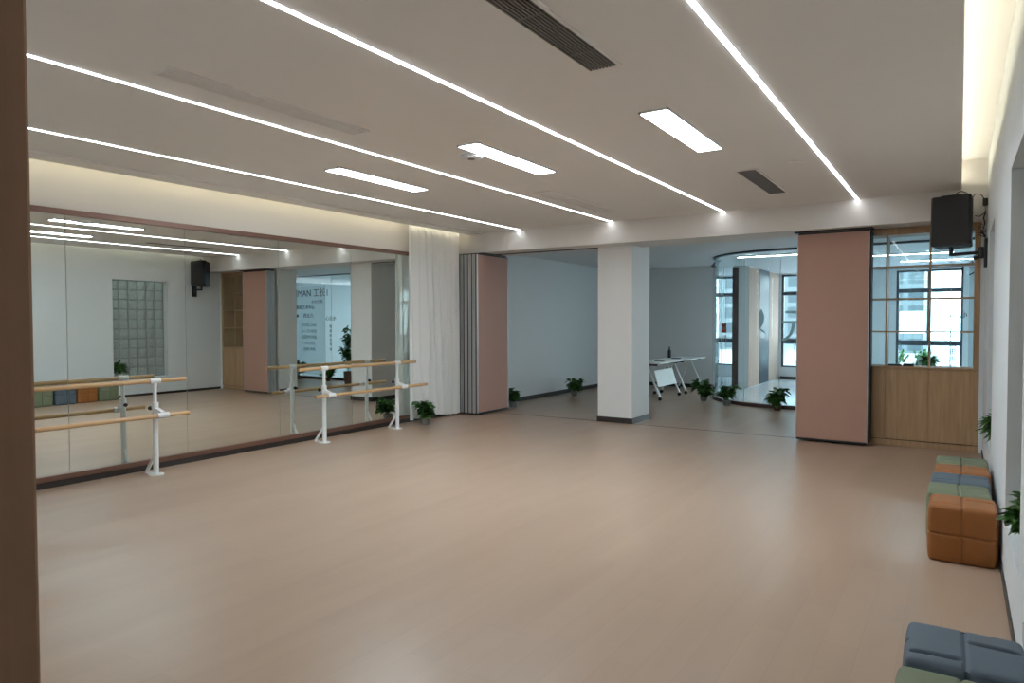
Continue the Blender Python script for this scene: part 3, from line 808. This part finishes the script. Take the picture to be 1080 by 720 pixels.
# writing and films on the glass
t = thing('glass_notice', (.75, YG - .01, .2), 'frosted notice with rows of dark writing on the straight glass wall, seen in the mirror', 'notice')
MB().box(.12, 1.42, YG - .010, YG - .007, .12, 2.62).build('frosted_film', M['frost'], t)
# the writing is meant to be read from the lobby side, so it is reversed from the room
RR = (PI / 2, 0, PI)
text_mesh('title', '舞MAN 工长1', .26, M['dark_ink'], (.75, YG - .016, 2.34), RR, t)
text_mesh('subtitle', '小小少年', .12, M['dark_ink'], (.45, YG - .016, 2.14), RR, t)
text_mesh('heading', '舞蹈艺术中心', .13, M['dark_ink'], (.95, YG - .016, 1.98), RR, t)
text_mesh('bullet', '●', .12, M['dark_ink'], (1.28, YG - .016, 1.74), RR, t)
text_mesh('schedule', '四五六', .14, M['dark_ink'], (.82, YG - .016, 1.74), RR, t)
for k, row in enumerate(('中国舞 形体', '拉丁舞 街舞', '民族舞 芭蕾', '少儿 成人', '瑜伽 体态')):
    text_mesh('text_row', row, .12, M['glyph'], (.8, YG - .016, 1.48 - k * .17), RR, t)
t = thing('glass_lettering', (-.05, YG - .01, .8), 'small dark reversed characters in a column on the glass behind the shelf unit', 'lettering')
text_mesh('characters', '心公小', .14, M['dark_ink'], (-.10, YG - .012, 1.66), RR, t)
text_mesh('characters', '培\n训\n招\n生\n电\n话', .10, M['dark_ink'], (-.09, YG - .012, 1.45), RR, t, spacing=1.25)
t = thing('glass_decal', (-2.25, YG - .01, 1.1), 'large pale blue grey character on the glass beside the broad pink panel', 'decal')
text_mesh('character', '元', .66, M['glyph'], (-2.42, YG - .012, 1.29), (PI / 2, 0, 0), t)
def on_arc(a, z, rr=R + .012): return (cx + rr * math.cos(a), cy + rr * math.sin(a), z)
def arc_rot(a): return (PI / 2, 0, a + PI / 2)
a0 = PI * 1.435
P0 = Vector(on_arc(a0, 0)); tang = Vector((-math.sin(a0), math.cos(a0), 0)); nrm = Vector((math.cos(a0), math.sin(a0), 0))
t = thing('leaf_decal', on_arc(a0, 1.36), 'pale leaf shaped decal on the curved glass', 'decal')
b = MB()
lf = [(-.02, 1.47), (.03, 1.56), (.05, 1.68), (.03, 1.76), (-.01, 1.84), (-.05, 1.74), (-.06, 1.62), (-.05, 1.52), (-.02, 1.43), (.09, 1.37), (.04, 1.43)]
A = [b.bm.verts.new(P0 + tang * p[0] + Vector((0, 0, p[1]))) for p in lf]; B_ = [b.bm.verts.new(P0 + nrm * .003 + tang * p[0] + Vector((0, 0, p[1]))) for p in lf]
b.bm.faces.new(A[::-1]); b.bm.faces.new(B_)
for i in range(len(lf)): b.bm.faces.new((A[i], A[(i + 1) % len(lf)], B_[(i + 1) % len(lf)], B_[i]))
b.build('leaf_shape', M['glyph'], t)
a1 = PI * 1.245
P1 = Vector(on_arc(a1, 1.46)); tg = Vector((-math.sin(a1), math.cos(a1), 0)); n1 = Vector((math.cos(a1), math.sin(a1), 0))
t = thing('seal_decal', tuple(P1), 'small red square seal with white writing at the left end of the curved glass', 'decal')
b = MB()
q = [P1 + tg * u + Vector((0, 0, v)) for u, v in ((-.10, -.08), (.10, -.08), (.10, .10), (-.10, .10))]
A = [b.bm.verts.new(p) for p in q]; B_ = [b.bm.verts.new(p + n1 * .003) for p in q]
b.bm.faces.new(A[::-1]); b.bm.faces.new(B_)
for i in range(4): b.bm.faces.new((A[i], A[(i + 1) % 4], B_[(i + 1) % 4], B_[i]))
b.build('red_square', M['red'], t)
text_mesh('seal_writing', '艺术', .08, M['white_ink'], P1 + n1 * .008 + Vector((0, 0, -.02)), arc_rot(a1), t)
text_mesh('name_writing', '少年M', .09, M['white_ink'], P1 + n1 * .008 + Vector((0, 0, -.19)), arc_rot(a1), t)

# tall dark plant behind the right column, seen in the mirror
t = plant((-1.72, 12.25, 0), .24, 1.75, 'tall dark slender plant behind the right column, seen in the mirror', 'bpot', 21, 260, .12, .35, group='tall plant')
del t['group']

# ------------------------------------------------------------------ lobby
PX0, PX1 = -4.58, -4.22
struct(MB().box(PX0, PX1, 16.72, YW, 0, ZA), 'wall_lobby_partition', M['annexwall'])
struct(MB().box(PX0 - .01, -4.45, 16.70, 16.72, 0, ZA - .03), 'trim_7', M['dkbrown'])
tp = MB().box(PX1, PX1 + .012, 16.74, 17.75, .02, ZA - .02).box(PX1, PX1 + .012, 18.82, YW - .05, .02, ZA - .02)
struct(tp, 'trim_8', M['pinkwood'])
struct(MB().box(PX1, PX1 + .014, 17.78, 18.79, .02, ZA - .02), 'door_2', M['slate'])
struct(MB().box(-6.8, -6.6, 16.5, YW, 0, ZA), 'wall_lobby_left', M['annexwall'])
struct(MB().box(4.0, 4.2, YG, YW, 0, ZA), 'wall_lobby_right', M['annexwall'])
struct(MB().box(1.65, 4.0, YG - .1, YG + .1, 0, ZA), 'wall_lobby_near', M['annexwall'])
# window wall
wins = [(-5.95, -5.00), (-4.15, -2.35), (-1.36, .07), (.75, 2.1), (2.5, 3.8)]  # last two windows are unseen, added to bring more daylight into the annex
b = MB(); prev = -6.8
for a, c in wins:
    b.box(prev, a, YW, YW + .2, 0, ZA); b.box(a, c, YW, YW + .2, 0, .335); b.box(a, c, YW, YW + .2, 2.89, ZA); prev = c
b.box(prev, 4.2, YW, YW + .2, 0, ZA)
struct(b, 'wall_window', M['annexwall'])
struct(MB().box(-4.2, 4.0, YW - .012, YW, 0, .075), 'baseboard_lobby', M['base'])
for i, (a, c) in enumerate(wins):
    b = MB(); m_ = {2: -.65}.get(i, (a + c) / 2)
    b.box(a, a + .06, YW + .03, YW + .11, .335, 2.89).box(c - .05, c, YW + .03, YW + .11, .335, 2.89)
    b.box(a, c, YW + .03, YW + .11, .335, .375).box(a, c, YW + .03, YW + .11, 2.84, 2.89)
    b.box(a, c, YW + .02, YW + .12, .99, 1.12).box(a, c, YW + .02, YW + .12, 2.32, 2.42)
    b.box(m_ - .03, m_ + .03, YW + .03, YW + .11, .99, 2.89)
    o = struct(b, 'window_%d' % (i + 6), M['winframe'])
    MB().box(a + .05, c - .05, YW + .065, YW + .071, .37, 2.85).build('pane', M['winglass'], o)
t = thing('window_notice', (-3.3, YW + .05, .4), 'white window notice with dark writing low in the lobby window beside the pink panel', 'notice')
MB().box(-4.08, -2.42, YW + .045, YW + .050, .38, .98).build('white_film', M['frost'], t)
text_mesh('writing', '可一欢', .20, M['dark_ink'], (-3.85, YW + .040, .80), (PI / 2, 0, 0), t, align='LEFT')
text_mesh('writing', '百计兵', .16, M['dark_ink'], (-3.80, YW + .040, .42), (PI / 2, 0, 0), t, align='LEFT')
# lobby ceiling lights
for k, (x, y, L, lb) in enumerate([(-3.0, 14.2, 1.6, 'linear light on the lobby ceiling just inside the curved glass'), (-1.0, 15.4, 1.8, 'linear light on the lobby ceiling behind the shelf unit'),
                               (-.2, 17.2, 1.8, 'linear light on the lobby ceiling close to the windows')]):
    t = thing('lobby_light', (x, y, ZA - .03), lb, 'ceiling light', 'lobby ceiling lights')
    MB().box(x - L / 2, x + L / 2, y - .03, y + .03, ZA - .03, ZA).build('housing', M['plastic'], t)
    MB().box(x - L / 2 + .01, x + L / 2 - .01, y - .025, y + .025, ZA - .034, ZA - .03).build('diffuser', M['lobbyled'], t)

# ------------------------------------------------------------------ outside
struct(MB().box(-60, 60, 20.3, 80, -.6, -.5), 'ground_outside', M['asphalt'])
struct(MB().box(-40, 12, -30, -3.6, -.6, -.5), 'ground_near_side', M['asphalt'])
t = thing('office_building', (-7.5, 55, -.5), 'pale grey blue building across the street seen through the lobby window', 'building')
MB().box(-24, -1.95, 52, 60, -.5, 16).build('facade', M['facade'], t)
MB().box(-24.3, -1.65, 51.7, 60.3, 16, 16.6).build('roof', M['sign'], t)
t = thing('street_sign', (-2.0, 40, -.5), 'blank white sign board on two posts in front of the building across the street', 'sign')
MB().box(-2.55, -1.42, 39.95, 40.05, .98, 2.1, .01).build('board', M['sign'], t)
for x in (-2.4, -1.57): MB().cyl((x, 40.08, -.5), (x, 40.08, 2.05), .04, n=10).build('post', M['winframe'], t)
for k, (x, y, lb) in enumerate([(-2.05, 32, 'round street shrub farther left outside the lobby window'), (-1.3, 32.6, 'round street shrub nearer the window mullion outside')]):
    plant((x, y, -.5), .55, 1.15, lb, 'bpot', 30 + k, 700, .3, .25, lscale=.32, group='street shrubs outside the lobby')

# ------------------------------------------------------------------ world, daylight
w = bpy.data.worlds.new('sky'); S.world = w; w.use_nodes = True
nt = w.node_tree; nt.nodes.clear()
wo = nt.nodes.new('ShaderNodeOutputWorld'); bg = nt.nodes.new('ShaderNodeBackground')
tc = nt.nodes.new('ShaderNodeTexCoord'); sp = nt.nodes.new('ShaderNodeSeparateXYZ'); cr = nt.nodes.new('ShaderNodeValToRGB')
nt.links.new(tc.outputs['Generated'], sp.inputs[0]); nt.links.new(sp.outputs[2], cr.inputs[0])
cr.color_ramp.elements[0].position = 0; cr.color_ramp.elements[0].color = (.86, .93, 1, 1)
cr.color_ramp.elements[1].position = .7; cr.color_ramp.elements[1].color = (.72, .86, 1, 1)
nt.links.new(cr.outputs[0], bg.inputs[0]); bg.inputs[1].default_value = 9.5
nt.links.new(bg.outputs[0], wo.inputs[0])
def portal(loc, rot, sx, sy):
    l = bpy.data.lights.new('daylight_portal', 'AREA'); l.shape = 'RECTANGLE'; l.size = sx; l.size_y = sy
    l.cycles.is_portal = True
    o = bpy.data.objects.new('daylight_portal', l); COL.objects.link(o); o.location = loc; o.rotation_euler = rot
for a, c in wins: portal(((a + c) / 2, YW + .25, 1.6), (-PI / 2, 0, 0), c - a, 2.56)

# ------------------------------------------------------------------ camera
cam = bpy.data.cameras.new('camera'); co = bpy.data.objects.new('camera', cam); COL.objects.link(co)
cam.sensor_width = 36; cam.lens = 24; cam.clip_start = .05; cam.clip_end = 300
Yv = Vector((472, 21.5, -720)).normalized(); Xv = Vector((1098, -18.5, 720.)); Xv -= Yv * Xv.dot(Yv); Xv.normalize(); Zv = Xv.cross(Yv)
Rm = Matrix((Xv, Yv, Zv))
co.matrix_world = Matrix.Translation((0, 0, 1.6)) @ Rm.to_4x4()
S.camera = co

for o in bpy.data.objects:
    if '_o' in o: del o['_o']
vs = S.view_settings
vs.view_transform = 'Standard'; vs.look = 'None'; vs.gamma = 1; vs.use_curve_mapping = False
vs.exposure = 0.38
S.cycles.max_bounces = 10; S.cycles.diffuse_bounces = 5; S.cycles.glossy_bounces = 5; S.cycles.transparent_max_bounces = 24; S.cycles.transmission_bounces = 6
S.cycles.sample_clamp_indirect = 6; S.cycles.caustics_reflective = True; S.cycles.caustics_refractive = False
